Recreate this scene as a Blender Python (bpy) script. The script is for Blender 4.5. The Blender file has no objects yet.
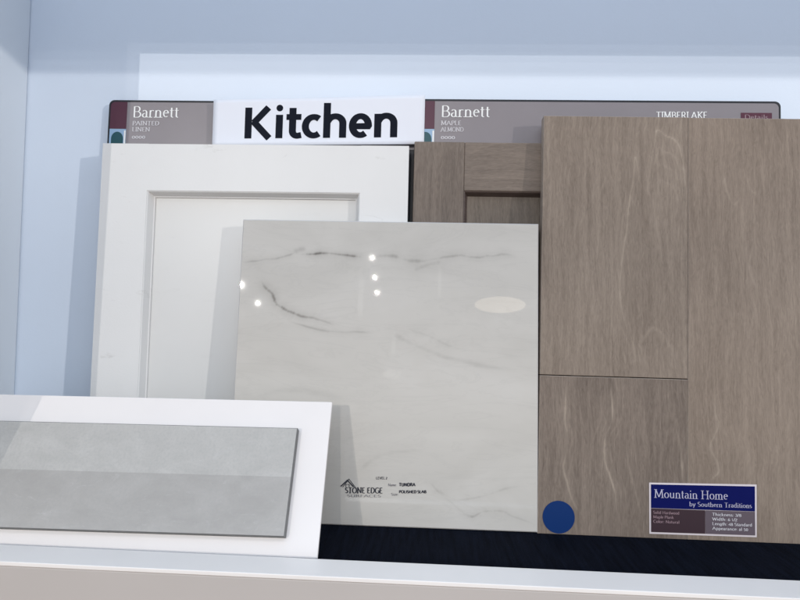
import bpy, bmesh, math, random
import numpy as np
from mathutils import Matrix, Vector
from math import sin, cos, pi, radians

S = bpy.context.scene
COL = S.collection
random.seed(4)

# ------------------------------------------------------------------ materials
def new_mat(name, base=(.5, .5, .5), rough=.5, spec=.5, coat=0.):
    m = bpy.data.materials.new(name); m.use_nodes = True
    b = m.node_tree.nodes['Principled BSDF']
    b.inputs['Base Color'].default_value = (*base, 1)
    b.inputs['Roughness'].default_value = rough
    b.inputs['Specular IOR Level'].default_value = spec
    b.inputs['Coat Weight'].default_value = coat
    return m

class NT:
    """small helper round one material's node tree"""
    def __init__(s, m):
        s.m = m; s.t = m.node_tree; s.b = s.t.nodes['Principled BSDF']
        s.co = s.t.nodes.new('ShaderNodeTexCoord')
    def n(s, kind, **kw):
        x = s.t.nodes.new(kind)
        for k, v in kw.items(): setattr(x, k, v)
        return x
    def link(s, a, b): s.t.links.new(a, b)
    def mapping(s, scale, rot=(0, 0, 0), loc=(0, 0, 0), src=None):
        mp = s.n('ShaderNodeMapping')
        mp.inputs['Scale'].default_value = scale
        mp.inputs['Rotation'].default_value = rot
        mp.inputs['Location'].default_value = loc
        s.link(src or s.co.outputs['Object'], mp.inputs[0]); return mp.outputs[0]
    def noise(s, vec, scale=1., detail=3., rough=.5, dist=0.):
        x = s.n('ShaderNodeTexNoise')
        x.inputs['Scale'].default_value = scale; x.inputs['Detail'].default_value = detail
        x.inputs['Roughness'].default_value = rough; x.inputs['Distortion'].default_value = dist
        s.link(vec, x.inputs['Vector']); return x.outputs['Fac']
    def ramp(s, fac, stops):
        r = s.n('ShaderNodeValToRGB'); e = r.color_ramp.elements
        while len(e) < len(stops): e.new(.5)
        for i, (p, c) in enumerate(stops):
            e[i].position = p; e[i].color = (*c, 1)
        s.link(fac, r.inputs[0]); return r.outputs[0]
    def mix(s, fac, a, b, blend='MIX'):
        x = s.n('ShaderNodeMix', data_type='RGBA', blend_type=blend)
        for sock, v in ((x.inputs[0], fac), (x.inputs[6], a), (x.inputs[7], b)):
            if isinstance(v, (int, float)): sock.default_value = v
            elif isinstance(v, tuple): sock.default_value = (*v, 1)
            else: s.link(v, sock)
        return x.outputs[2]
    def math(s, op, a, b=0.):
        x = s.n('ShaderNodeMath', operation=op)
        for sock, v in ((x.inputs[0], a), (x.inputs[1], b)):
            if isinstance(v, (int, float)): sock.default_value = v
            else: s.link(v, sock)
        return x.outputs[0]
    def attr(s, name):
        a = s.n('ShaderNodeAttribute'); a.attribute_name = name; return a.outputs['Fac']
    def color(s, c): s.link(c, s.b.inputs['Base Color'])
    def rough(s, c): s.link(c, s.b.inputs['Roughness'])
    def bump(s, h, strength=.2, dist=.0005):
        x = s.n('ShaderNodeBump'); x.inputs['Strength'].default_value = strength
        x.inputs['Distance'].default_value = dist
        s.link(h, x.inputs['Height']); s.link(x.outputs[0], s.b.inputs['Normal'])

def paint_mat(name, base, rough=.45, var=.03, marks=0., mark_col=(.45, .43, .4), scale=6., bump=.08):
    m = new_mat(name, base, rough); t = NT(m)
    v = t.mapping((scale, scale, scale))
    n1 = t.noise(v, 1., 4., .6)
    lo = tuple(c * (1 - var) for c in base); hi = tuple(min(1, c * (1 + var)) for c in base)
    c = t.ramp(n1, [(.3, lo), (.7, hi)])
    if marks:
        nm = t.noise(t.mapping((22, 22, 55)), 1., 6., .7, .6)
        f = t.ramp(nm, [(.615, (0, 0, 0)), (.73, (marks,) * 3)])
        c = t.mix(f, c, mark_col)
    t.color(c)
    t.bump(t.noise(t.mapping((420, 420, 420)), 1., 2.), bump, .0003)
    return m

def wood_mat(name, dark, light, vertical=True, seed=0., pale=(.46, .38, .30), fine=1., rough=.5):
    m = new_mat(name, light, rough, .35); t = NT(m)
    wander = t.noise(t.mapping((9, 9, 11) if vertical else (11, 9, 9), loc=(seed + 5, 3, seed)), 1., 2., .5, .2)
    wv = t.n('ShaderNodeCombineXYZ')
    t.link(t.math('MULTIPLY', t.math('SUBTRACT', wander, .5), .013), wv.inputs[0 if vertical else 2])
    wa = t.n('ShaderNodeVectorMath', operation='ADD')
    t.link(t.co.outputs['Object'], wa.inputs[0]); t.link(wv.outputs[0], wa.inputs[1]); src = wa.outputs[0]
    a, b = (1100, 90) if vertical else (90, 1100)
    loc = (seed, seed * 2.3, seed * 1.7)
    fine_n = t.noise(t.mapping((a, 60, b), loc=loc, src=src), 1., 3., .6, .25)
    a2, b2 = (170, 9) if vertical else (9, 170)
    mid = t.noise(t.mapping((a2, 20, b2), loc=loc, src=src), 1., 4., .55, 1.1)
    big = t.noise(t.mapping((14, 14, 5) if vertical else (5, 14, 14), loc=loc), 1., 2., .5, .3)
    # curly figure: wavy short flecks
    a3, b3 = (330, 70) if vertical else (70, 330)
    curl = t.noise(t.mapping((a3, 30, b3), loc=loc, src=src), 1., 2., .5, 2.2)
    f = t.math('ADD', t.math('MULTIPLY', fine_n, .30 * fine), t.math('MULTIPLY', mid, .42))
    f = t.math('ADD', f, t.math('MULTIPLY', big, .34))
    f = t.math('ADD', f, t.math('MULTIPLY', curl, .30))
    f = t.math('DIVIDE', f, 1.06 + .3 * (fine))
    mid_c = tuple((x + y) / 2 for x, y in zip(dark, light))
    c = t.ramp(f, [(.36, dark), (.5, mid_c), (.64, light)])
    # dark open pores
    pore = t.noise(t.mapping((a * 1.5, 80, b * 1.6), loc=loc, src=src), 1., 2., .5, 0.)
    pf = t.ramp(pore, [(.66, (0, 0, 0)), (.76, (.45,) * 3)])
    c = t.mix(pf, c, tuple(x * .62 for x in dark))
    fig = t.attr('figure')
    c = t.mix(fig, c, pale)
    t.color(c)
    t.rough(t.ramp(fine_n, [(.3, (rough + .1,) * 3), (.7, (rough - .05,) * 3)]))
    t.bump(fine_n, .25, .0003)
    return m

M = {}
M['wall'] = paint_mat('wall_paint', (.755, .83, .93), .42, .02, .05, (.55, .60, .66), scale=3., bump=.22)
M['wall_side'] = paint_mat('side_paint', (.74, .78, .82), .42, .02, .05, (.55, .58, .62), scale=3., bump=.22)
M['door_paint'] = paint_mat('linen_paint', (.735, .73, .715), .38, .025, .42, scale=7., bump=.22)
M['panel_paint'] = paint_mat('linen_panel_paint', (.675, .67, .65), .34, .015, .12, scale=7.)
M['easel'] = paint_mat('easel_board', (.83, .785, .755), .5, .02, 0, scale=9.)
M['lip'] = paint_mat('lip_paint', (.90, .855, .81), .4, .03, 0, scale=8.)
M['apron'] = paint_mat('apron_paint', (.53, .485, .45), .55, .03, 0, scale=5.)
M['black'] = new_mat('black_board', (.012, .013, .018), .45, .4)
M['paper'] = paint_mat('sign_paper', (.80, .82, .88), .6, .01, 0, scale=12.)
M['ink'] = new_mat('black_ink', (.008, .010, .018), .7, .1)
M['card'] = paint_mat('label_card_grey', (.25, .225, .235), .3, .03, 0, scale=20.)
M['maroon'] = new_mat('maroon_print', (.085, .020, .040), .3)
M['maroon_badge'] = new_mat('badge_maroon', (.09, .018, .035), .3)
M['pale_blue'] = new_mat('pale_blue_print', (.30, .45, .62), .3)
M['teal'] = new_mat('teal_print', (.006, .07, .085), .3)
M['teal_dark'] = new_mat('deep_teal_print', (.01, .05, .10), .3)
M['white_print'] = new_mat('white_print', (.86, .86, .84), .45)
M['soft_print'] = new_mat('soft_white_print', (.60, .58, .60), .45)
M['blue_sticker'] = new_mat('blue_sticker', (.004, .030, .135), .4, .2)
M['blue_print'] = new_mat('blue_print', (.003, .006, .085), .8, .1)
M['brown_print'] = new_mat('brown_print', (.040, .020, .027), .5, .3)
M['mauve_print'] = new_mat('mauve_print', (.115, .088, .105), .5, .3)
M['label_white'] = new_mat('label_white', (.68, .61, .62), .45)
M['pale_lilac_print'] = new_mat('pale_lilac_print', (.46, .44, .56), .6, .2)
M['pink_print'] = new_mat('pink_print', (.30, .20, .22), .45)
M['label_ink'] = new_mat('label_ink', (.045, .045, .055), .6, .2)
M['grey_ink'] = new_mat('grey_ink', (.18, .17, .18), .5)

# marble: clouds + painted vein attribute
m = new_mat('marble_slab', (.7, .7, .68), .015, .5); t = NT(m)
cloud = t.noise(t.mapping((7, 7, 16), rot=(0, radians(-12), 0)), 1., 5., .55, .8)
c = t.ramp(cloud, [(.3, (.555, .527, .480)), (.55, (.603, .574, .525)), (.75, (.635, .606, .560))])
wisp = t.noise(t.mapping((9, 9, 40), rot=(0, radians(-9), 0), loc=(2.2, 0, 1)), 1., 6., .6, 1.6)
wf = t.ramp(wisp, [(.47, (0, 0, 0)), (.5, (.11,) * 3), (.53, (0, 0, 0))])
c = t.mix(wf, c, (.40, .38, .35))
c = t.mix(t.attr('vein'), c, (.20, .18, .155))
t.color(c); M['marble'] = m
M['marble_edge'] = paint_mat('slab_edge', (.60, .58, .56), .3, .02)

# concrete look tile
m = new_mat('grey_tile', (.42, .42, .40), .38, .4); t = NT(m)
# a reflection painted into the colour: paler above, slightly darker and warmer below
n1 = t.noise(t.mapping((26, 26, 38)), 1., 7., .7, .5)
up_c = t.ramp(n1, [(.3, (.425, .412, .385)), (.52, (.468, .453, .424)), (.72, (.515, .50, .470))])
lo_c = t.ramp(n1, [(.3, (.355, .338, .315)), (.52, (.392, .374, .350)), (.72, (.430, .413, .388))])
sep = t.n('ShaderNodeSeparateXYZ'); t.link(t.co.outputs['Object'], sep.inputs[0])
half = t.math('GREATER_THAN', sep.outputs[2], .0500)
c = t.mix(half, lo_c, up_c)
n2 = t.noise(t.mapping((420, 420, 420)), 1., 3., .6)
c = t.mix(t.ramp(n2, [(.45, (0, 0, 0)), (.8, (.40,) * 3)]), c, (.33, .33, .32))
n3 = t.noise(t.mapping((55, 55, 90), loc=(4, 2, 1)), 1., 5., .75, 1.0)
c = t.mix(t.ramp(n3, [(.58, (0, 0, 0)), (.72, (.30,) * 3)]), c, (.58, .575, .56))
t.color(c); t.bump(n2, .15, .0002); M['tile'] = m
M['tile_edge'] = paint_mat('tile_edge', (.16, .16, .155), .7, .1, 0, scale=80.)

# black carpet / felt with faint ribs
m = new_mat('black_felt', (.006, .008, .015), .95, .05); t = NT(m)
n1 = t.noise(t.mapping((900, 900, 900)), 1., 3., .7)
n2 = t.noise(t.mapping((260, 18, 18)), 1., 3., .6)
c = t.ramp(t.math('ADD', t.math('MULTIPLY', n1, .6), t.math('MULTIPLY', n2, .4)),
           [(.38, (.0012, .0018, .004)), (.62, (.008, .011, .021))])
nl = t.noise(t.mapping((330, 330, 330), loc=(5, 1, 2)), 1., 2., .5)
c = t.mix(t.ramp(nl, [(.74, (0, 0, 0)), (.80, (.4,) * 3)]), c, (.10, .11, .13))
t.color(c); t.bump(n1, .9, .0015); M['felt'] = m

FL_D, FL_L = (.160, .121, .092), (.320, .257, .203)
M['plank_a'] = wood_mat('plank_upper', FL_D, FL_L, True, 1.3)
M['plank_b'] = wood_mat('plank_lower', (.122, .092, .072), (.270, .214, .171), True, 7.7)
M['plank_c'] = wood_mat('plank_right', (.162, .121, .091), (.312, .246, .192), True, 13.1)
M['plank_edge'] = wood_mat('plank_edge', (.24, .195, .16), (.42, .35, .29), True, 3.)
AD, AL = (.120, .094, .076), (.245, .196, .158)
M['maple_v'] = wood_mat('maple_stile', AD, AL, True, 4.2)
M['maple_h'] = wood_mat('maple_rail', AD, AL, False, 9.2)
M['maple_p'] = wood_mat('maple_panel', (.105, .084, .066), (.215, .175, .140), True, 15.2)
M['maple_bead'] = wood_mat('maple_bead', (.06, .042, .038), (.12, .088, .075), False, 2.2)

# ------------------------------------------------------------------ object helpers
def mesh_obj(name, verts, faces, mats, parent=None, fmat=None, bevel=0, smooth=False):
    me = bpy.data.meshes.new(name); me.from_pydata(verts, [], faces)
    for mm in (mats if isinstance(mats, (list, tuple)) else [mats]): me.materials.append(mm)
    if fmat: me.polygons.foreach_set('material_index', fmat)
    me.update()
    bm = bmesh.new(); bm.from_mesh(me)
    bmesh.ops.recalc_face_normals(bm, faces=bm.faces)
    bm.to_mesh(me); bm.free()
    o = bpy.data.objects.new(name, me); COL.objects.link(o)
    if parent: o.parent = parent
    if bevel:
        b = o.modifiers.new('bevel', 'BEVEL'); b.width = bevel; b.segments = 3; b.limit_method = 'ANGLE'
        b.harden_normals = False
    if smooth: me.polygons.foreach_set('use_smooth', [True] * len(me.polygons))
    return o

BOXF = [(0, 1, 2, 3), (4, 7, 6, 5), (0, 4, 5, 1), (1, 5, 6, 2), (2, 6, 7, 3), (3, 7, 4, 0)]
def box_geo(x0, x1, y0, y1, z0, z1):
    return [(x0, y0, z0), (x1, y0, z0), (x1, y0, z1), (x0, y0, z1), (x0, y1, z0), (x1, y1, z0), (x1, y1, z1), (x0, y1, z1)]
def box(name, x0, x1, y0, y1, z0, z1, mat, parent=None, bevel=.0006):
    return mesh_obj(name, box_geo(x0, x1, y0, y1, z0, z1), BOXF, mat, parent, bevel=bevel)

def thing(name, label, cat, loc, lean=0, yaw=0, tilt=0, group=None):
    o = bpy.data.objects.new(name, None); COL.objects.link(o); o.empty_display_size = .05
    o.matrix_world = (Matrix.Translation(loc) @ Matrix.Rotation(yaw, 4, 'Z') @
                      Matrix.Rotation(-lean, 4, 'X') @ Matrix.Rotation(-tilt, 4, 'Y'))
    o['label'] = label; o['category'] = cat
    if group: o['group'] = group
    return o
def place_child(o, M_world, parent):
    """parent o keeping a world placement"""
    o.parent = parent; o.matrix_parent_inverse = Matrix.Identity(4)
    o.matrix_local = parent.matrix_world.inverted() @ M_world
def frame(loc, lean, yaw, tilt):
    return (Matrix.Translation(loc) @ Matrix.Rotation(yaw, 4, 'Z') @
            Matrix.Rotation(-lean, 4, 'X') @ Matrix.Rotation(-tilt, 4, 'Y'))
def struct(o):
    o['kind'] = 'structure'; return o

def grid_slab(name, x0, x1, z0, z1, th, step_x, step_z, mats, parent, attr, fn, slant=None, bevel=.0005):
    """a slab whose front face is a fine grid carrying a pattern attribute"""
    nx = max(2, int((x1 - x0) / step_x)); nz = max(2, int((z1 - z0) / step_z))
    b = bevel
    xs = np.linspace(x0 + b, x1 - b, nx); zs = np.linspace(z0 + b, z1 - b, nz)
    X, Z = np.meshgrid(xs, zs)
    n = nx * nz
    V = np.zeros((n, 3)); V[:, 0] = X.ravel(); V[:, 2] = Z.ravel()
    val = fn(V[:, 0], V[:, 2])
    ix = np.arange(nx - 1); iz = np.arange(nz - 1); IX, IZ = np.meshgrid(ix, iz)
    a = (IZ * nx + IX).ravel()
    F = np.stack([a, a + 1, a + nx + 1, a + nx], 1).tolist()
    fm = [0] * len(F)
    ring = [i for i in range(nx)] + [(k + 1) * nx - 1 for k in range(1, nz)] + \
           [(nz - 1) * nx + i for i in range(nx - 2, -1, -1)] + [k * nx for k in range(nz - 2, 0, -1)]
    L = len(ring)
    P = V[ring].copy(); Q = P.copy()
    cx, cz = (x0 + x1) / 2, (z0 + z1) / 2
    def push(P, y):
        R = P.copy()
        R[:, 0] = np.where(np.isclose(P[:, 0], x0 + b), x0, np.where(np.isclose(P[:, 0], x1 - b), x1, P[:, 0]))
        R[:, 2] = np.where(np.isclose(P[:, 2], z0 + b), z0, np.where(np.isclose(P[:, 2], z1 - b), z1, P[:, 2]))
        R[:, 1] = y; return R
    R1 = push(P, b); R2 = push(P, th)
    V = np.vstack([V, R1, R2]); base1, base2 = n, n + L
    for i in range(L):
        j = (i + 1) % L
        F.append([ring[i], base1 + i, base1 + j, ring[j]]); fm.append(1)
        F.append([base1 + i, base2 + i, base2 + j, base1 + j]); fm.append(1)
    F.append([base2 + i for i in range(L)]); fm.append(1)
    if slant is not None: V[:, 0] += slant(V[:, 0], V[:, 2])
    me = bpy.data.meshes.new(name); me.from_pydata(V.tolist(), [], F)
    for mm in mats: me.materials.append(mm)
    me.polygons.foreach_set('material_index', fm)
    at = me.attributes.new(attr, 'FLOAT', 'POINT')
    vals = np.zeros(len(V)); vals[:n] = val
    at.data.foreach_set('value', vals)
    me.update()
    bm = bmesh.new(); bm.from_mesh(me); bmesh.ops.recalc_face_normals(bm, faces=bm.faces); bm.to_mesh(me); bm.free()
    o = bpy.data.objects.new(name, me); COL.objects.link(o); o.parent = parent
    return o

def smooth_poly(pts, n=10):
    """Catmull-Rom through the points"""
    P = [np.array(p, float) for p in pts]; P = [2 * P[0] - P[1]] + P + [2 * P[-1] - P[-2]]
    out = []
    for i in range(1, len(P) - 2):
        for k in range(n):
            s = k / n; a, b, c, d = P[i - 1:i + 3]
            out.append(.5 * ((2 * b) + (-a + c) * s + (2 * a - 5 * b + 4 * c - d) * s * s + (-a + 3 * b - 3 * c + d) * s ** 3))
    out.append(P[-2]); return np.array(out)

def line_mask(x, z, pts, w, strength, jitter=.0, seed=0, taper=True, halo=0., smooth=10):
    """soft line of half width w along pts, with irregular strength"""
    C = smooth_poly(pts, smooth); rng = np.random.RandomState(seed)
    nC = len(C)
    wob = np.convolve(rng.randn(nC + 8), np.ones(5) / 5, 'same')[4:4 + nC]
    C = C + np.stack([wob, np.roll(wob, 3)], 1) * jitter
    st = .62 + .38 * np.clip(np.convolve(rng.randn(nC + 16), np.ones(9) / 4, 'same')[8:8 + nC], -1.2, 1.2)
    if taper:
        e = np.minimum(np.arange(nC), np.arange(nC)[::-1]) / (nC * .15); st = st * np.clip(e, .05, 1)
    res = np.zeros(len(x)); pad = max(w, halo) * 4
    sel = np.where((x > C[:, 0].min() - pad) & (x < C[:, 0].max() + pad) & (z > C[:, 1].min() - pad) & (z < C[:, 1].max() + pad))[0]
    sx, sz = x[sel], z[sel]; r = np.zeros(len(sel))
    for i in range(nC - 1):
        a, b = C[i], C[i + 1]; d = b - a; L2 = d @ d + 1e-12
        u = np.clip(((sx - a[0]) * d[0] + (sz - a[1]) * d[1]) / L2, 0, 1)
        dd = np.hypot(sx - a[0] - u * d[0], sz - a[1] - u * d[1])
        s = st[i] * (1 - u) + st[i + 1] * u
        v = np.exp(-(dd / (w * (.6 + .6 * s))) ** 2) * s * strength
        if halo: v = np.maximum(v, np.exp(-(dd / halo) ** 2) * s * strength * .28)
        r = np.maximum(r, v)
    res[sel] = r
    return res

# ------------------------------------------------------------------ lettering: broad nib skeleton font
def arc(cx, cy, rx, ry, a0, a1, n=14):
    return [(cx + rx * cos(radians(a0 + (a1 - a0) * i / n)), cy + ry * sin(radians(a0 + (a1 - a0) * i / n))) for i in range(n + 1)]
X = .64   # x height
def sf(x, y, w=.165): return [(x - w, y), (x + w, y)]          # a serif
G = {
 'A': (.86, [[(.05, 0), (.42, 1)], [(.42, 1), (.80, 0)], [(.2, .36), (.64, .36)]], [(.06, 0), (.79, 0)]),
 'B': (.70, [[(.15, 0), (.15, 1)], [(.15, 1), (.36, 1)] + arc(.36, .76, .2, .24, 90, -90), [(.15, .52), (.38, .52)] + arc(.38, .26, .25, .26, 90, -90) + [(.15, 0)]], []),
 'C': (.78, [arc(.44, .5, .36, .5, 50, 310, 20)], []),
 'D': (.84, [[(.15, 0), (.15, 1)], [(.15, 1), (.36, 1)] + arc(.36, .5, .38, .5, 90, -90, 20) + [(.15, 0)]], []),
 'E': (.66, [[(.15, 0), (.15, 1)], [(.15, 1), (.56, 1)], [(.15, .52), (.48, .52)], [(.15, 0), (.60, 0)]], []),
 'F': (.6, [[(.15, 0), (.15, 1)], [(.15, 1), (.54, 1)], [(.15, .52), (.46, .52)]], [(.15, 0)]),
 'G': (.84, [arc(.46, .5, .38, .5, 50, 330, 20), [(.79, .05), (.79, .42), (.56, .42)]], []),
 'H': (.90, [[(.17, 0), (.17, 1)], [(.73, 0), (.73, 1)], [(.17, .52), (.73, .52)]], [(.17, 0), (.17, 1), (.73, 0), (.73, 1)]),
 'I': (.36, [[(.18, 0), (.18, 1)]], [(.18, 0), (.18, 1)]),
 'K': (.80, [[(.16, 0), (.16, 1)], [(.66, 1), (.2, .5)], [(.3, .58), (.74, 0)]], [(.16, 0), (.16, 1), (.64, 1)]),
 'L': (.64, [[(.15, 0), (.15, 1)], [(.15, 0), (.58, 0)]], [(.15, 1)]),
 'M': (1.06, [[(.14, 0), (.18, 1)], [(.18, 1), (.52, .08)], [(.52, .08), (.86, 1)], [(.86, 1), (.92, 0)]], [(.14, 0), (.16, 1), (.9, 1), (.92, 0)]),
 'N': (.92, [[(.16, 0), (.16, 1)], [(.16, 1), (.76, 0)], [(.76, 0), (.76, 1)]], [(.16, 0), (.13, 1), (.76, 1)]),
 'O': (.92, [arc(.46, .5, .38, .5, 90, 450, 28)], []),
 'P': (.66, [[(.15, 0), (.15, 1)], [(.15, 1), (.34, 1)] + arc(.34, .74, .24, .26, 90, -90) + [(.15, .48)]], [(.15, 0)]),
 'R': (.76, [[(.15, 0), (.15, 1)], [(.15, 1), (.34, 1)] + arc(.34, .75, .22, .25, 90, -90) + [(.15, .50)], [(.36, .5), (.72, 0)]], [(.15, 0)]),
 'S': (.62, [arc(.31, .75, .2, .25, 40, 220) + arc(.31, .25, .22, .25, 60, -140)], []),
 'T': (.74, [[(.37, 0), (.37, 1)], [(.05, 1), (.69, 1)]], [(.37, 0)]),
 'U': (.84, [[(.16, 1), (.16, .35)] + arc(.42, .33, .26, .33, 180, 360) + [(.68, 1)]], [(.16, 1), (.68, 1)]),
 'V': (.82, [[(.08, 1), (.41, 0)], [(.41, 0), (.74, 1)]], [(.08, 1), (.74, 1)]),
 'W': (1.1, [[(.08, 1), (.32, 0)], [(.32, 0), (.55, .9)], [(.55, .9), (.8, 0)], [(.8, 0), (1.02, 1)]], [(.08, 1), (1.02, 1)]),
 'Y': (.78, [[(.08, 1), (.38, .48)], [(.7, 1), (.38, .48)], [(.38, .48), (.38, 0)]], [(.38, 0)]),
 'a': (.54, [[(.10, .56)] + arc(.24, .46, .15, X - .46, 120, 0, 8) + [(.39, .08), (.47, .0)], arc(.25, .18, .16, .18, 80, 290, 12) + [(.39, .12)]], []),
 'b': (.60, [[(.14, 1.05), (.14, 0)], arc(.31, X / 2, .2, X / 2, 130, -130, 18)], []),
 'c': (.50, [arc(.29, X / 2, .21, X / 2, 45, 315, 16)], []),
 'd': (.60, [[(.45, 1.05), (.45, 0)], arc(.28, X / 2, .2, X / 2, 50, 310, 18)], []),
 'e': (.52, [[(.09, .38), (.44, .40)] + arc(.27, X / 2 + .02, .18, X / 2 - .02, 20, 310, 18)], []),
 'g': (.56, [arc(.27, .38, .17, .26, 90, 450, 18), arc(.27, -.1, .2, .14, 90, 450, 18)], []),
 'h': (.64, [[(.14, 0), (.14, 1.05)], arc(.31, .42, .17, .22, 160, 0, 10) + [(.48, 0)]], [(.14, 0), (.48, 0)]),
 'i': (.30, [[(.15, 0), (.15, X)], [(.15, .86), (.15, .97)]], [(.15, 0)]),
 'k': (.60, [[(.14, 0), (.14, 1.05)], [(.46, X), (.17, .3)], [(.24, .38), (.52, 0)]], [(.14, 0)]),
 'l': (.28, [[(.14, 0), (.14, 1.05)]], [(.14, 0)]),
 'm': (.94, [[(.14, 0), (.14, X)], arc(.30, .42, .16, .22, 160, 0, 10) + [(.46, 0)], arc(.62, .42, .16, .22, 160, 0, 10) + [(.78, 0)]], [(.14, 0), (.46, 0), (.78, 0)]),
 'n': (.64, [[(.14, 0), (.14, X)], arc(.31, .42, .17, .22, 160, 0, 10) + [(.48, 0)]], [(.14, 0), (.48, 0)]),
 'o': (.60, [arc(.30, X / 2, .21, X / 2, 90, 450, 22)], []),
 'p': (.60, [[(.14, X), (.14, -.3)], arc(.31, X / 2, .2, X / 2, 130, -130, 18)], [(.14, -.3)]),
 'r': (.44, [[(.14, 0), (.14, X)], arc(.30, .44, .15, .19, 160, 50, 8)], [(.14, 0)]),
 's': (.44, [arc(.22, .47, .12, .17, 40, 230) + arc(.22, .16, .14, .16, 60, -140)], []),
 't': (.38, [[(.17, .88), (.17, .14)] + arc(.28, .12, .11, .12, 180, 290, 6), [(.03, X), (.34, X)]], []),
 'u': (.64, [[(.14, X), (.14, .22)] + arc(.29, .2, .15, .2, 180, 340, 8), [(.48, X), (.48, 0)]], []),
 'v': (.56, [[(.06, X), (.28, 0)], [(.28, 0), (.5, X)]], []),
 'w': (.80, [[(.06, X), (.22, 0)], [(.22, 0), (.4, X)], [(.4, X), (.56, 0)], [(.56, 0), (.74, X)]], []),
 'y': (.56, [[(.06, X), (.28, 0)], [(.50, X), (.28, 0), (.16, -.3)]], []),
 'z': (.50, [[(.07, X), (.43, X), (.07, 0), (.45, 0)]], []),
 '0': (.56, [arc(.28, .42, .19, .42, 90, 450, 20)], []),
 '1': (.40, [[(.08, .68), (.2, .84), (.2, 0)]], []),
 '2': (.52, [arc(.26, .62, .18, .22, 160, -20, 10) + [(.06, 0), (.48, 0)]], []),
 '3': (.52, [arc(.24, .64, .17, .2, 150, -80, 10), arc(.24, .22, .2, .22, 85, -150, 10)], []),
 '4': (.56, [[(.4, 0), (.4, .84), (.06, .26), (.52, .26)]], []),
 '5': (.52, [[(.44, .84), (.14, .84), (.12, .48)] + arc(.24, .26, .2, .26, 110, -140, 12)], []),
 '6': (.54, [arc(.27, .24, .19, .24, 90, 450, 18), [(.09, .3), (.16, .6), (.38, .84)]], []),
 '8': (.54, [arc(.27, .64, .16, .2, 90, 450, 16), arc(.27, .22, .2, .22, 90, 450, 16)], []),
 '/': (.40, [[(.04, -.05), (.36, .95)]], []),
 ':': (.24, [[(.12, .05), (.12, .15)], [(.12, .5), (.12, .6)]], []),
 ' ': (.34, [], []),
}
def strip(pts, wfun, lev):
    """a mitred ribbon along pts; returns verts, faces in the x-z plane facing -y"""
    P = [np.array(p, float) for p in pts]
    P = [p for i, p in enumerate(P) if i == 0 or np.linalg.norm(p - P[i - 1]) > 1e-6]
    V, F = [], []
    closed = np.linalg.norm(P[0] - P[-1]) < 1e-6
    for i, p in enumerate(P):
        a = P[i] - P[i - 1] if i else ((P[-1] - P[-2]) if closed else P[1] - P[0])
        b = P[i + 1] - P[i] if i < len(P) - 1 else ((P[1] - P[0]) if closed else P[-1] - P[-2])
        a = a / np.linalg.norm(a); b = b / np.linalg.norm(b)
        t = a + b
        t = t / np.linalg.norm(t) if np.linalg.norm(t) > .3 else a
        nrm = np.array([-t[1], t[0]]); k = 1 / max(.55, abs(nrm @ np.array([-a[1], a[0]])))
        w = wfun(t) * .5 * k
        V += [(*(p + nrm * w), lev), (*(p - nrm * w), lev)]
    for i in range(len(P) - 1): F.append((2 * i, 2 * i + 1, 2 * i + 3, 2 * i + 2))
    return V, F
def nib(thick, thin):
    def w(t):
        s = abs(t[1]); return thin + (thick - thin) * s ** 1.5
    return w
def letters(name, text, x0, x1, z0, z1, mat, parent, y=-.0003, thick=.13, thin=.05, serif=True, size=None, glyphs=None, dz=0.):
    """text set from x0 to x1 on the baseline z0 (z1 at its right end), letter height size"""
    glyphs = glyphs or G
    tot = sum(glyphs[c][0] for c in text); size = size or .01
    sx = (x1 - x0) / tot; V, F = [], []; px = 0; lev = 0
    for c in text:
        adv, strokes, serifs = glyphs[c]
        polys = [(s, nib(thick, thin)) for s in strokes]
        if serif: polys += [(sf(a, b), (lambda t: thin * 1.15)) for a, b in serifs]
        for pts, wf in polys:
            v, f = strip(pts, wf, lev % 9); lev += 1; k = len(V)
            for a, b, l in v:
                xx = x0 + (px + a) * sx
                zz = z0 + (z1 - z0) * (xx - x0) / (x1 - x0) + b * size
                V.append((xx, y - .00002 * l, zz))
            F += [tuple(k + i for i in q) for q in f]
        px += adv
    me = bpy.data.meshes.new(name); me.from_pydata(V, [], F); me.materials.append(mat); me.update()
    o = bpy.data.objects.new(name, me); COL.objects.link(o); o.parent = parent
    return o
# bold sans glyphs for the sign, drawn to the proportions seen on the paper
K = {
 'K': (.98, [[(.19, 0), (.19, 1)], [(.82, 1.0), (.36, .50)], [(.34, .56), (.86, 0)]], []),
 'i': (.36, [[(.19, 0), (.19, .76)], ], []),
 't': (.55, [[(.25, .98), (.25, .26)] + arc(.40, .24, .15, .165, 180, 285, 8) + [(.53, .10)], [(.05, .685), (.52, .685)]], []),
 'c': (.62, [arc(.37, .38, .265, .30, 52, 308, 22)], []),
 'h': (.84, [[(.16, 0), (.16, 1.13)], [(.16, .50)] + arc(.42, .46, .24, .235, 150, 0, 12) + [(.66, 0)]], []),
 'e': (.75, [[(.12, .365), (.61, .365)] + arc(.37, .385, .25, .305, 0, 308, 26)], []),
 'n': (.84, [[(.16, 0), (.16, .76)], [(.16, .50)] + arc(.42, .46, .24, .235, 150, 0, 12) + [(.66, 0)]], []),
}

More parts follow.
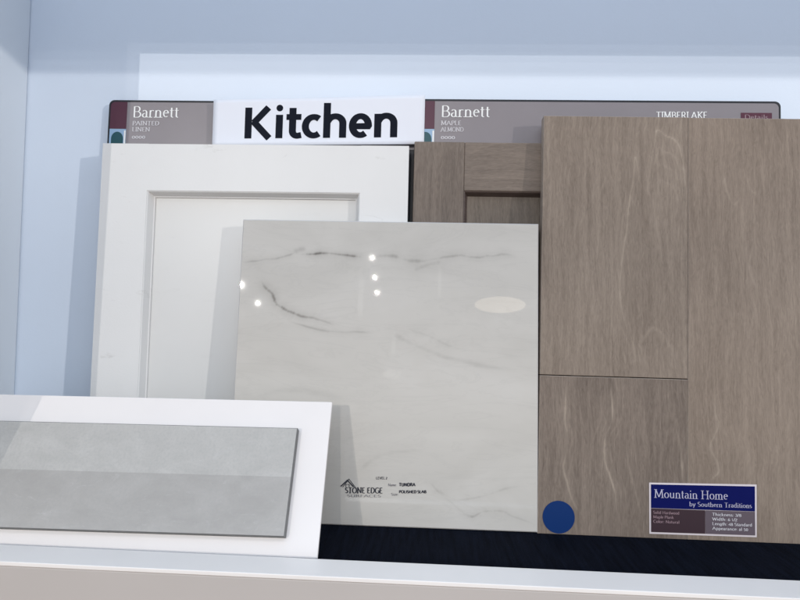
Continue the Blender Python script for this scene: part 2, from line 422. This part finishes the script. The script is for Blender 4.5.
def rounded_rect(x0, x1, z0, z1, r, corners=(1, 1, 1, 1), n=8):
    """corners: bl, br, tr, tl"""
    P = []
    for (cx, cz, a0, k) in ((x0, z0, 180, 0), (x1, z0, 270, 1), (x1, z1, 0, 2), (x0, z1, 90, 3)):
        if corners[k]:
            ox = cx + (r if cx == x0 else -r); oz = cz + (r if cz == z0 else -r)
            P += [(ox + r * cos(radians(a0 + 90 * i / n)), oz + r * sin(radians(a0 + 90 * i / n))) for i in range(n + 1)]
        else: P.append((cx, cz))
    return P
def plate(name, outline, y0, y1, mat, parent, bevel=0):
    n = len(outline)
    V = [(x, y0, z) for x, z in outline] + [(x, y1, z) for x, z in outline]
    F = [tuple(range(n)), tuple(range(2 * n - 1, n - 1, -1))] + [(i, (i + 1) % n, n + (i + 1) % n, n + i) for i in range(n)]
    return mesh_obj(name, V, F, mat, parent, bevel=bevel)

# ================================================================== THE SETTING
BACK = .677; XW = -.477; FRONT = .21; TOP = .680
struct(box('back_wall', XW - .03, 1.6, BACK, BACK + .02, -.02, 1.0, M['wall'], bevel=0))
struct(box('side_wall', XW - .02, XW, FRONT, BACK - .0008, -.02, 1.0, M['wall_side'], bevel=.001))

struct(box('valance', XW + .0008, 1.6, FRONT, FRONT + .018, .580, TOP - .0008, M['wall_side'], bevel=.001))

# the shelf: felt lined deck, white front lip, apron below
sh = thing('display_shelf', 'black felt lined display shelf with a white front lip, carrying all the samples', 'shelf', (0, .5, 0))
def child_box(name, x0, x1, y0, y1, z0, z1, mat, par, off, bevel=.0006):
    o = box(name, x0 - off[0], x1 - off[0], y0 - off[1], y1 - off[1], z0 - off[2], z1 - off[2], mat, par, bevel); return o
off = (0, .5, 0)
child_box('felt_liner', XW + .001, 1.5, .5002, BACK - .001, -.012, 0, M['felt'], sh, off, 0)
child_box('front_lip', XW - .25, 1.5, .4663, .4992, .0046, .0081, M['lip'], sh, off, .0006)
child_box('apron', XW - .25, 1.5, .4667, .4990, -.40, .0044, M['apron'], sh, off, .001)

# ================================================================== CABINET DOOR SAMPLES
def shaker(root, F, W, H, stile, rail, depth, th, mats, right=True, eb=.0011):
    """door standing on its lower edge, front face at local y=0"""
    st, ra, pa, be = mats
    def put(o): place_child(o, F, root); return o
    cw = .0056; cd = .0088
    o = put(box('stile', 0, stile - cw, 0, th, 0, H, st, None, eb))
    if right: put(box('stile', W - stile + cw, W, 0, th, 0, H, st, None, eb))
    put(box('rail', stile - cw, W - stile + cw, -.00004, th, H - rail + cw, H - .0002, ra, None, eb))
    put(box('rail', stile - cw, W - stile + cw, -.00004, th, 0.0002, rail - cw, ra, None, eb))
    pn = grid_slab('panel', stile - cw - .002, W - stile + cw + .002, rail - cw - .002, H - rail + cw + .002, .0025, .01, .01, [pa, pa], None, 'figure', lambda x, z: x * 0)
    place_child(pn, F @ Matrix.Translation((0, depth, 0)), root)
    # mitred bead round the opening: slope then step
    ox0, ox1, oz0, oz1 = stile - cw, W - stile + cw, rail - cw, H - rail + cw
    prof = [(0, .0004), (.0012, .0010), (cw - .0012, cd), (cw, cd + .0004), (cw, depth + .0005)]
    V, Fc = [], []
    for (d, y) in prof:
        V += [(ox0 + d, y, oz0 + d), (ox1 - d, y, oz0 + d), (ox1 - d, y, oz1 - d), (ox0 + d, y, oz1 - d)]
    for k in range(len(prof) - 1):
        for i in range(4):
            j = (i + 1) % 4; Fc.append((4 * k + i, 4 * k + j, 4 * k + 4 + j, 4 * k + 4 + i))
    put(mesh_obj('bead', V, Fc, be, None))

def title_board(root, F, W, H, words, third, seen_right):
    b = plate('backing_board', rounded_rect(0, W, 0, H, .0062), 0, .004, M['black'], None, .0006)
    place_child(b, F, root)
    e = .0027
    # printed card let into the rim
    card = plate('label_card', rounded_rect(e, W - e, H - .054, H - e, .0050, (0, 0, 1, 1)), -.0005, -.0001, M['card'], b)
    blk = plate('maroon_block', rounded_rect(e, e + .0192, H - .0338, H - e, .0048, (0, 0, 0, 1)), -.0008, -.0006, M['maroon'], b)
    plate('picture', [(e, H - .054), (e + .0192, H - .054), (e + .0192, H - .0342), (e, H - .0342)], -.0008, -.0006, M['pale_blue'], b)
    cx = e + .0096
    plate('arch_picture', [(cx - .0072, H - .0538), (cx + .0066, H - .0538)] + arc(cx - .0003, H - .0455, .0069, .0080, 0, 180, 14), -.0011, -.0009, M['teal'], b)
    plate('white_stripe', [(e + .0172, H - .054), (e + .0190, H - .054), (e + .0190, H - .036), (e + .0172, H - .036)], -.0011, -.0009, M['white_print'], b)
    letters('title_lettering', 'Barnett', .0285, .0830, H - .0205, H - .0200, M['white_print'], b, y=-.0009, thick=.115, thin=.050, size=.0126)
    letters('finish_lettering', words, .0290, .0290 + .0045 * len(words), H - .0296, H - .0295, M['soft_print'], b, y=-.0009, thick=.17, thin=.10, size=.0046)
    letters('finish_lettering', third, .0290, .0290 + .0042 * len(third), H - .0368, H - .0367, M['soft_print'], b, y=-.0009, thick=.17, thin=.10, size=.0046)
    letters('number_lettering', '0000', .0292, .0450, H - .0452, H - .0451, M['soft_print'], b, y=-.0009, thick=.16, thin=.12, size=.0036)
    if seen_right:
        letters('maker_lettering', 'TIMBERLAKE', .2616, .3165, H - .0205, H - .0201, M['white_print'], b, y=-.0009, thick=.15, thin=.08, size=.0074)
        plate('badge', [(.3515, H - .026), (.3840, H - .026), (.3840, H - .0132), (.3515, H - .0132)], -.0009, -.0006, M['maroon_badge'], b)
        letters('badge_lettering', 'Details', .355, .380, H - .0205, H - .0205, M['pink_print'], b, y=-.0012, thick=.14, thin=.08, size=.0050)
    return b

# white painted sample
L1 = ( -.3620, .6303, 0)
d1 = thing('cabinet_door_sample', 'white painted shaker door sample on black title board, behind the marble slab', 'cabinet door',
           L1, .0284, .0025, .0039, 'cabinet door samples on title boards')
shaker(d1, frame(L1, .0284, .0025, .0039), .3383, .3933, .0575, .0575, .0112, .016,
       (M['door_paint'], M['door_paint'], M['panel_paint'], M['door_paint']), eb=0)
title_board(d1, frame((-.3724, .6538, 0), .0284, .0011, -.0003), .3940, .4509, 'PAINTED', 'LINEN', False)
# maple almond sample
L2 = (-.0195, .6361, 0)
d2 = thing('cabinet_door_sample', 'brown maple shaker door sample mostly hidden between white door and flooring planks', 'cabinet door',
           L2, .0243, -.0007, .0002, 'cabinet door samples on title boards')
shaker(d2, frame(L2, .0243, -.0007, .0002), .3383, .4007, .0600, .0590, .0085, .0112,
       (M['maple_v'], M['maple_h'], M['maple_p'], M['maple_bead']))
title_board(d2, frame((-.0201, .6486, 0), .0243, -.0022, .0005), .3940, .4523, 'MAPLE', 'ALMOND', True)

# ================================================================== PAPER SIGN
LP = (-.0201, .6480, 0)
FP = frame(LP, .0243, -.0022, .0005)
ps = thing('paper_sign', 'white paper strip reading Kitchen in bold black letters behind the door samples', 'sign', (-.13, .6472, .30))
def paper_y(x, z):
    u = (x + .2266) / .2375; v = (z - .3965) / .055
    return -.0008 - .0009 * v * (.5 + .5 * sin(u * 7.3 + 1)) - .0015 * max(0, v - .8) * (1 - u)
nx, nz = 40, 12; V = []; Fc = []
for j in range(nz + 1):
    for i in range(nx + 1):
        u, v = i / nx, j / nz
        x = -.2266 + u * .2375
        z = .3965 + u * .0045 + v * (.0522 + .0032 * u)
        y = paper_y(x, z)
        V.append((x, y, z))
for j in range(nz):
    for i in range(nx):
        a = j * (nx + 1) + i; Fc.append((a, a + 1, a + nx + 2, a + nx + 1))
o = mesh_obj('paper', V, Fc, M['paper'], None, smooth=True)
sd = o.modifiers.new('thickness', 'SOLIDIFY'); sd.thickness = .00015; sd.offset = 0
place_child(o, FP, ps)
sc = .0350
lt = letters('lettering', 'Kitchen', -.1930, -.0165, .4050, .4082, M['ink'], None, y=-.0002, thick=.222, thin=.19, serif=False, size=sc, glyphs=K)
# the dot of the i: a small disc in the same mesh
bm = bmesh.new(); bm.from_mesh(lt.data)
tot = sum(K[c][0] for c in 'Kitchen'); sx = .1765 / tot
cx = -.1930 + (.98 + .19) * sx; cz = .4055 + .985 * sc
f = bm.faces.new([bm.verts.new((cx + .0038 * cos(a * pi / 10), -.0002, cz + .0038 * sin(a * pi / 10))) for a in range(20)])
for v in bm.verts: v.co.y += paper_y(v.co.x, v.co.z)   # the print lies on the curved sheet
bm.to_mesh(lt.data); bm.free()
place_child(lt, FP, ps)

# ================================================================== MARBLE LOOK SLAB
LS = (-.1978, .6018, 0)
sl = thing('marble_slab_sample', 'glossy off-white marble-look slab with grey veins leaning at the centre', 'stone slab', LS, .0759, .0049, .0027)
veins = [
 ([(0.0002, 0.2641), (0.0225, 0.2666), (0.0435, 0.2702), (0.0592, 0.2759)], .0010, .42, .0006, .004),
 ([(0.0560, 0.2765), (0.0640, 0.2790), (0.0680, 0.2782)], .0026, .42, .0006, .004),
 ([(0.0625, 0.2738), (0.0751, 0.274), (0.0888, 0.2753), (0.1047, 0.274), (0.1174, 0.2727), (0.1311, 0.2713)], .0013, .95, .0003, .004),
 ([(0.1311, 0.2713), (0.1519, 0.2733), (0.1624, 0.273), (0.1708, 0.2705), (0.1834, 0.2686), (0.1989, 0.27), (0.2144, 0.2734)], .0020, .50, .0006, .006),
 ([(0.1989, 0.27), (0.2144, 0.2734), (0.23, 0.2753), (0.2455, 0.274), (0.2609, 0.2754), (0.2764, 0.2772), (0.2960, 0.2759)], .0013, .42, .0006, .006),
 ([(0.1989, 0.2640), (0.1850, 0.2600), (0.2000, 0.2660), (0.2144, 0.2690)], .0020, .22, .0006, .008),
 ([(0.0235, 0.2465), (0.026, 0.2381), (0.0348, 0.2309), (0.0406, 0.2205), (0.0503, 0.2145), (0.0652, 0.2096), (0.0842, 0.2059), (0.1033, 0.199)], .0015, .80, .0006, .006),
 ([(0.0498, 0.204), (0.0868, 0.1945), (0.1128, 0.1931), (0.1439, 0.1928)], .0010, .40, .0006, .004),
 ([(0.1593, 0.1952), (0.175, 0.1863), (0.2009, 0.1747), (0.2214, 0.1691), (0.252, 0.1628), (0.2924, 0.1568)], .0026, .25, .0010, .010),
 ([(0.1750, 0.1990), (0.2009, 0.1900), (0.2250, 0.1800), (0.2600, 0.1770), (0.3080, 0.1700)], .0014, .22, .0008, .006),
 ([(0.2005, 0.0469), (0.2138, 0.0347), (0.2339, 0.0189), (0.2459, 0.0129), (0.2557, 0.0177), (0.2735, 0.0193), (0.2863, 0.015), (0.3109, 0.0063)], .0013, .52, .0005, .005),
 ([(0.2036, 0.045), (0.2188, 0.0329), (0.2338, 0.0286), (0.2605, 0.0343), (0.2802, 0.0418), (0.3078, 0.0447)], .0014, .34, .0006, .006),
 ([(0.1329, 0.0544), (0.1447, 0.0647), (0.1677, 0.0733), (0.2029, 0.0764)], .0022, .16, .0006, .008),
 ([(0.0100, 0.1200), (0.0600, 0.1330), (0.1200, 0.1240)], .0030, .10, .0010, .010),
]
def vein_fn(x, z):
    r = np.zeros(len(x))
    for i, (p, w, s, j, h) in enumerate(veins): r = np.maximum(r, line_mask(x, z, p, w, s, j, i + 3, True, h))
    return r
grid_slab('slab', 0, .3107, 0, .3101, .0120, .0008, .0008, [M['marble'], M['marble_edge']], sl, 'vein', vein_fn, bevel=.0010)
sb = bpy.data.objects.new('printed_label', bpy.data.meshes.new('printed_label'))
# transparent film label: only its printing shows
V, Fc = [], []
def seg(pts, w):
    v, f = strip(pts, lambda t: w, len(V) % 7); k = len(V)
    V.extend([(a, -.0003 - .00002 * l, b) for a, b, l in v]); Fc.extend([tuple(k + i for i in q) for q in f])
seg([(.1140, .0378), (.1205, .0440), (.1270, .0378)], .0012)
seg([(.1160, .0372), (.1222, .0452), (.1290, .0372)], .0007)
seg([(.1192, .0374), (.1192, .0400), (.1226, .0400), (.1226, .0374)], .0006)
sb.data.from_pydata(V, [], Fc); sb.data.materials.append(M['label_ink'])
COL.objects.link(sb); sb.parent = sl
P = sb
for (txt, x0, x1, z0, z1, h, mt, th, tn) in (
    ('STONE EDGE', .1185, .1565, .0316, .0326, .0052, 'label_ink', .22, .13),
    ('SURFACES', .1205, .1550, .0276, .0286, .0024, 'grey_ink', .12, .08),
    ('LEVEL 2', .1493, .1606, .0460, .0464, .0024, 'label_ink', .19, .15),
    ('Name:', .1616, .1702, .0396, .0399, .0026, 'grey_ink', .16, .12),
    ('TUNDRA', .1726, .1890, .0400, .0406, .0030, 'label_ink', .30, .24),
    ('Size:', .1649, .1722, .0306, .0309, .0024, 'grey_ink', .16, .12),
    ('POLISHED SLAB', .1728, .2000, .0333, .0342, .0026, 'label_ink', .30, .22)):
    letters('lettering', txt, x0, x1, z0, z1, M[mt], P, y=-.0003, thick=th, thin=tn, size=h, serif=(h > .004))

# ================================================================== FLOORING SAMPLE
LF = (.1146, .6034, 0)
fl = thing('flooring_sample', 'tall grey-brown wood flooring sample of three planks with a blue dot sticker, at right', 'flooring', LF, .0716, .0046, -.0002)
H = .4271; SX = .1472; HZ = .1555
g1 = [(0.1046, 0.3389), (0.1095, 0.374), (0.114, 0.4041), (0.1166, 0.4132), (0.1243, 0.4067), (0.1354, 0.4004), (0.1403, 0.3844), (0.1435, 0.365), (0.1452, 0.3354)]
g2 = [(0.1046, 0.3389), (0.0981, 0.3589), (0.0943, 0.3834), (0.092, 0.3588), (0.0877, 0.3344), (0.0859, 0.3091), (0.0818, 0.2756), (0.0793, 0.2467), (0.0837, 0.213), (0.0924, 0.19), (0.095, 0.173), (.090, .170)]
g3 = [(0.0276, 0.150), (0.0256, 0.1171), (0.0291, 0.0916), (0.0257, 0.0661), (0.0321, 0.0411), (0.0423, 0.0165)]
g4 = [(0.0708, 0.1513), (0.0728, 0.1147), (0.0651, 0.0928), (0.0674, 0.0675), (0.0746, 0.0475), (0.0783, 0.0227)]
g5 = [(0.1364, 0.1079), (0.141, 0.0789), (0.142, 0.0539)]
g6 = [(0.1752, 0.1524), (0.1726, 0.1267), (0.1766, 0.1092), (0.1693, 0.0886), (0.1775, 0.0676), (0.1666, 0.0547)]
def extra(x, z, seed, x0, x1, z0, z1, n):
    """many faint short wavy streaks of lighter grain"""
    rng = np.random.RandomState(seed); r = np.zeros(len(x))
    for i in range(n):
        cx = rng.uniform(x0 + .004, x1 - .004); cz = rng.uniform(z0, z1); L = rng.uniform(.012, .06)
        k = 6; pts = []; dx = rng.uniform(-.0035, .0035)
        for q in range(k): pts.append((cx + dx * q / k + rng.uniform(-.0012, .0012), cz + L * (q / (k - 1) - .5)))
        r = np.maximum(r, line_mask(x, z, pts, rng.uniform(.0004, .0009), rng.uniform(.08, .22), .0002, seed * 97 + i, True, 0., 4))
    return r
def fa(x, z):
    r = np.maximum(line_mask(x, z, g1, .0008, .66, .0007, 1, True, .003), line_mask(x, z, g2, .0008, .52, .0008, 2, True, .003))
    g7 = [(.112, .34), (.118, .30), (.124, .26), (.137, .232)]
    g8 = [(.095, .183), (.112, .205), (.128, .190), (.135, .170)]
    r = np.maximum(r, line_mask(x, z, g7, .0010, .20, .0008, 5)); r = np.maximum(r, line_mask(x, z, g8, .0014, .20, .0012, 6))
    for q, (k, st) in enumerate(((.80, .26), (.62, .20), (.44, .16), (1.14, .14))):      # nested arches of the cathedral figure
        p = [(.125 + (a - .125) * (.35 + .65 * k), .330 + (b - .330) * k - .012 * (1 - k)) for a, b in g1 if k < 1 or a < .125]
        r = np.maximum(r, line_mask(x, z, p, .0009, st, .0008, 20 + q))
    for q, (dx, st) in enumerate(((-.0045, .18), (.005, .20), (-.010, .13), (.0105, .14))):
        r = np.maximum(r, line_mask(x, z, [(a + dx, b - .004 * q) for a, b in g2[2:]], .0008, st, .0009, 30 + q))
    return np.maximum(r, extra(x, z, 1, 0, SX, HZ, H, 70))
def fb(x, z):
    r = np.maximum(line_mask(x, z, g3, .0010, .60, .0008, 3, True, .003), line_mask(x, z, g4, .0009, .70, .0009, 4, True, .003))
    r = np.maximum(r, line_mask(x, z, g5, .0011, .38, .0003, 7))
    g9 = [(.093, .112), (.088, .078), (.096, .045), (.102, .02)]
    r = np.maximum(r, line_mask(x, z, g9, .0010, .22, .0004, 8))
    for q, (dx, st) in enumerate(((-.005, .20), (.0055, .22), (.011, .15), (-.011, .14))):
        r = np.maximum(r, line_mask(x, z, [(a + dx, b) for a, b in g4], .0008, st, .0009, 40 + q))
        r = np.maximum(r, line_mask(x, z, [(a + dx * .7, b) for a, b in g3], .0008, st * .8, .0009, 50 + q))
    return np.maximum(r, extra(x, z, 2, 0, SX, 0, HZ, 35))
def fc(x, z):
    r = line_mask(x, z, g6, .0008, .45, .0009, 9, True, .003)
    r = np.maximum(r, line_mask(x, z, [(.182, .372), (.186, .350), (.193, .335), (.199, .340)], .0009, .34, .0004, 10))
    r = np.maximum(r, line_mask(x, z, [(.203, .372), (.210, .352), (.216, .345)], .0009, .34, .0004, 11))
    r = np.maximum(r, line_mask(x, z, [(.214, .30), (.208, .27), (.216, .24), (.205, .19)], .0012, .22, .0006, 12))
    return np.maximum(r, extra(x, z, 3, SX, .30, 0, H, 90))
SLN = .014
# the sample was glued up slightly out of square
def skew(x, z): return (z - .21) * (.010 + .010 * np.clip(x / SX, 0, 1))
grid_slab('plank', 0, SX - .00020, HZ + .0003, H, .0125, .0007, .0014, [M['plank_a'], M['plank_edge']], fl, 'figure', fa, skew, .0005)
grid_slab('plank', 0, SX - .00020, 0, HZ - .0006, .0125, .0007, .0014, [M['plank_b'], M['plank_edge']], fl, 'figure', fb, skew, .0005)
grid_slab('plank', SX + .00020, .3150, 0, H - .0004, .0125, .0009, .0016, [M['plank_c'], M['plank_edge']], fl, 'figure', fc, skew, .0005)
# sticker and info label
plate('round_sticker', arc(.0185, .0165, .0157, .0157, 0, 354, 59), -.0004, -.0001, M['blue_sticker'], fl)
def quad(a, b, c, d): return [a, b, c, d]
lb = plate('info_label', [(.1064, .0042), (.2088, .0050), (.2102, .0549), (.1067, .0530)], -.0004, -.0001, M['label_white'], fl)
plate('blue_heading', [(.1082, .0288), (.2077, .0293), (.2083, .0531), (.1084, .0514)], -.0008, -.0005, M['blue_print'], lb)
plate('brown_field', [(.1080, .0060), (.1598, .0064), (.1600, .0286), (.1082, .0285)], -.0008, -.0005, M['brown_print'], lb)
plate('mauve_field', [(.1601, .0064), (.2073, .0067), (.2077, .0290), (.1602, .0286)], -.0008, -.0005, M['mauve_print'], lb)
letters('lettering', 'Mountain Home', .1112, .1822, .0390, .0396, M['pale_lilac_print'], lb, y=-.0010, thick=.115, thin=.038, size=.0078)
letters('lettering', 'by Southern Traditions', .1448, .2048, .0320, .0326, M['pale_lilac_print'], lb, y=-.0010, thick=.125, thin=.05, size=.0042)
for k, s in enumerate(('Solid Hardwood', 'Maple Plank', 'Color: Natural')):
    letters('small_lettering', s, .1100, .1100 + .0018 * len(s), .0236 - .0043 * k, .0237 - .0043 * k, M['pink_print'], lb, y=-.0010, thick=.15, thin=.10, serif=False, size=.0026)
for k, s in enumerate(('Thickness: 3/8', 'Width: 6 1/2', 'Length: 48 Standard', 'Appearance: al 50')):
    letters('small_lettering', s, .1665, .1665 + .0020 * len(s), .0238 - .0044 * k, .0239 - .0044 * k, M['soft_print'], lb, y=-.0010, thick=.15, thin=.10, serif=False, size=.0028)

# ================================================================== EASEL BOARD AND TILE
LE = (-.5501, .5026, 0)
ez = thing('easel_board', 'plain white leaning board at lower left, propped against the marble slab behind the grey tile', 'display board', LE, .4990, .0067, .0085)
box('board', .085, .4615, 0, .0038, .0010, .1404, M['easel'], ez, .0007)
FT = frame(LE, .4990, .0067, .0085) @ Matrix.Translation((.105, -.0080, .0165))
ti = thing('tile_sample', 'oblong grey concrete-look tile with a painted-in reflection edge, mounted on the white leaning board', 'tile', FT.translation, .4990, .0067, .0085)
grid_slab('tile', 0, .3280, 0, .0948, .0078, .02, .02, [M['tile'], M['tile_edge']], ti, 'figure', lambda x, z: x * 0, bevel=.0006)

# ================================================================== CAMERA
cam = bpy.data.cameras.new('camera'); co = bpy.data.objects.new('camera', cam); COL.objects.link(co)
yaw, pitch, roll = .0479, .0268, .0254
fwd = Vector((-sin(yaw) * cos(pitch), cos(yaw) * cos(pitch), sin(pitch)))
rt = Vector((cos(yaw), sin(yaw), 0)); up = rt.cross(fwd)
r2 = rt * cos(roll) + up * sin(roll); u2 = -rt * sin(roll) + up * cos(roll)
mw = Matrix((( r2.x, u2.x, -fwd.x, 0), (r2.y, u2.y, -fwd.y, 0), (r2.z, u2.z, -fwd.z, .2107), (0, 0, 0, 1)))
co.matrix_world = mw
cam.sensor_width = 36; cam.lens = 27.0; cam.clip_start = .01; cam.clip_end = 60
S.camera = co

# ================================================================== LIGHT
w = bpy.data.worlds.new('World'); S.world = w; w.use_nodes = True
nt = w.node_tree; bg = nt.nodes['Background']
tc = nt.nodes.new('ShaderNodeTexCoord'); sp = nt.nodes.new('ShaderNodeSeparateXYZ'); rp = nt.nodes.new('ShaderNodeValToRGB')
mr = nt.nodes.new('ShaderNodeMapRange'); mr.inputs[1].default_value = -1; mr.inputs[2].default_value = 1
nt.links.new(tc.outputs['Generated'], sp.inputs[0]); nt.links.new(sp.outputs[2], mr.inputs[0]); nt.links.new(mr.outputs[0], rp.inputs[0])
e = rp.color_ramp.elements
e[0].position = .36; e[0].color = (.34, .26, .215, 1)
e[1].position = .70; e[1].color = (.76, 1.0, 1.34, 1)
x = e.new(.5); x.color = (.575, .57, .57, 1)
nt.links.new(rp.outputs[0], bg.inputs[0]); bg.inputs[1].default_value = .74

def point(name, loc, watts, col, radius=.008):
    l = bpy.data.lights.new(name, 'POINT'); l.energy = watts; l.color = col; l.shadow_soft_size = radius
    o = bpy.data.objects.new(name, l); o.location = loc; COL.objects.link(o); return o
W = (1.0, .955, .90)
point('downlight', (-.46, -3.88, 1.41), 34, W)
point('downlight', (-.492, -4.63, 1.40), 34, W)
point('downlight', (-.526, -5.45, 1.40), 34, W)
point('downlight', (-2.02, -5.18, 1.40), 255, W)
point('downlight', (-2.14, -6.36, 1.40), 75, W)
point('downlight', (5.2, -3.60, 1.35), 500, (1.0, .96, .92), .05)
def area(name, loc, target, sx, sy, watts, col, shape='RECTANGLE'):
    l = bpy.data.lights.new(name, 'AREA'); l.energy = watts; l.color = col; l.shape = shape; l.size = sx; l.size_y = sy
    o = bpy.data.objects.new(name, l); COL.objects.link(o); o.location = loc
    d = Vector(target) - Vector(loc); o.rotation_euler = d.to_track_quat('-Z', 'Y').to_euler(); return o
area('pendant_lamp', (.79, -4.9, 1.20), (.07, .62, .22), .52,  .17, .62, (1.0, .86, .66), 'ELLIPSE')
for loc, a, b in (((-.275, -4.4, .43), .17, .09), ((-.27, -4.4, .72), .035, .20), ((.15, -4.4, 1.33), .035, .30), ((-.60, -4.4, 1.15), .05, .35)):
    area('slab_reflection_light', loc, (0, .6, .2), a, b, a * b * 2.2, (1.0, .97, .92), 'ELLIPSE' if a > .1 else 'RECTANGLE')  # dim unseen lights added to give the slab its faint pale reflections
# unseen light panel added for top light, above and behind the camera
p = area('added_top_light', (-2.0, -.85, 1.55), (-2.0, -.85, 0), 9.0, .50, 26, (1.0, .94, .88))

S.view_settings.view_transform = 'Standard'; S.view_settings.look = 'None'
S.view_settings.exposure = 0; S.view_settings.gamma = 1
S.render.engine = 'CYCLES'
S.cycles.max_bounces = 8
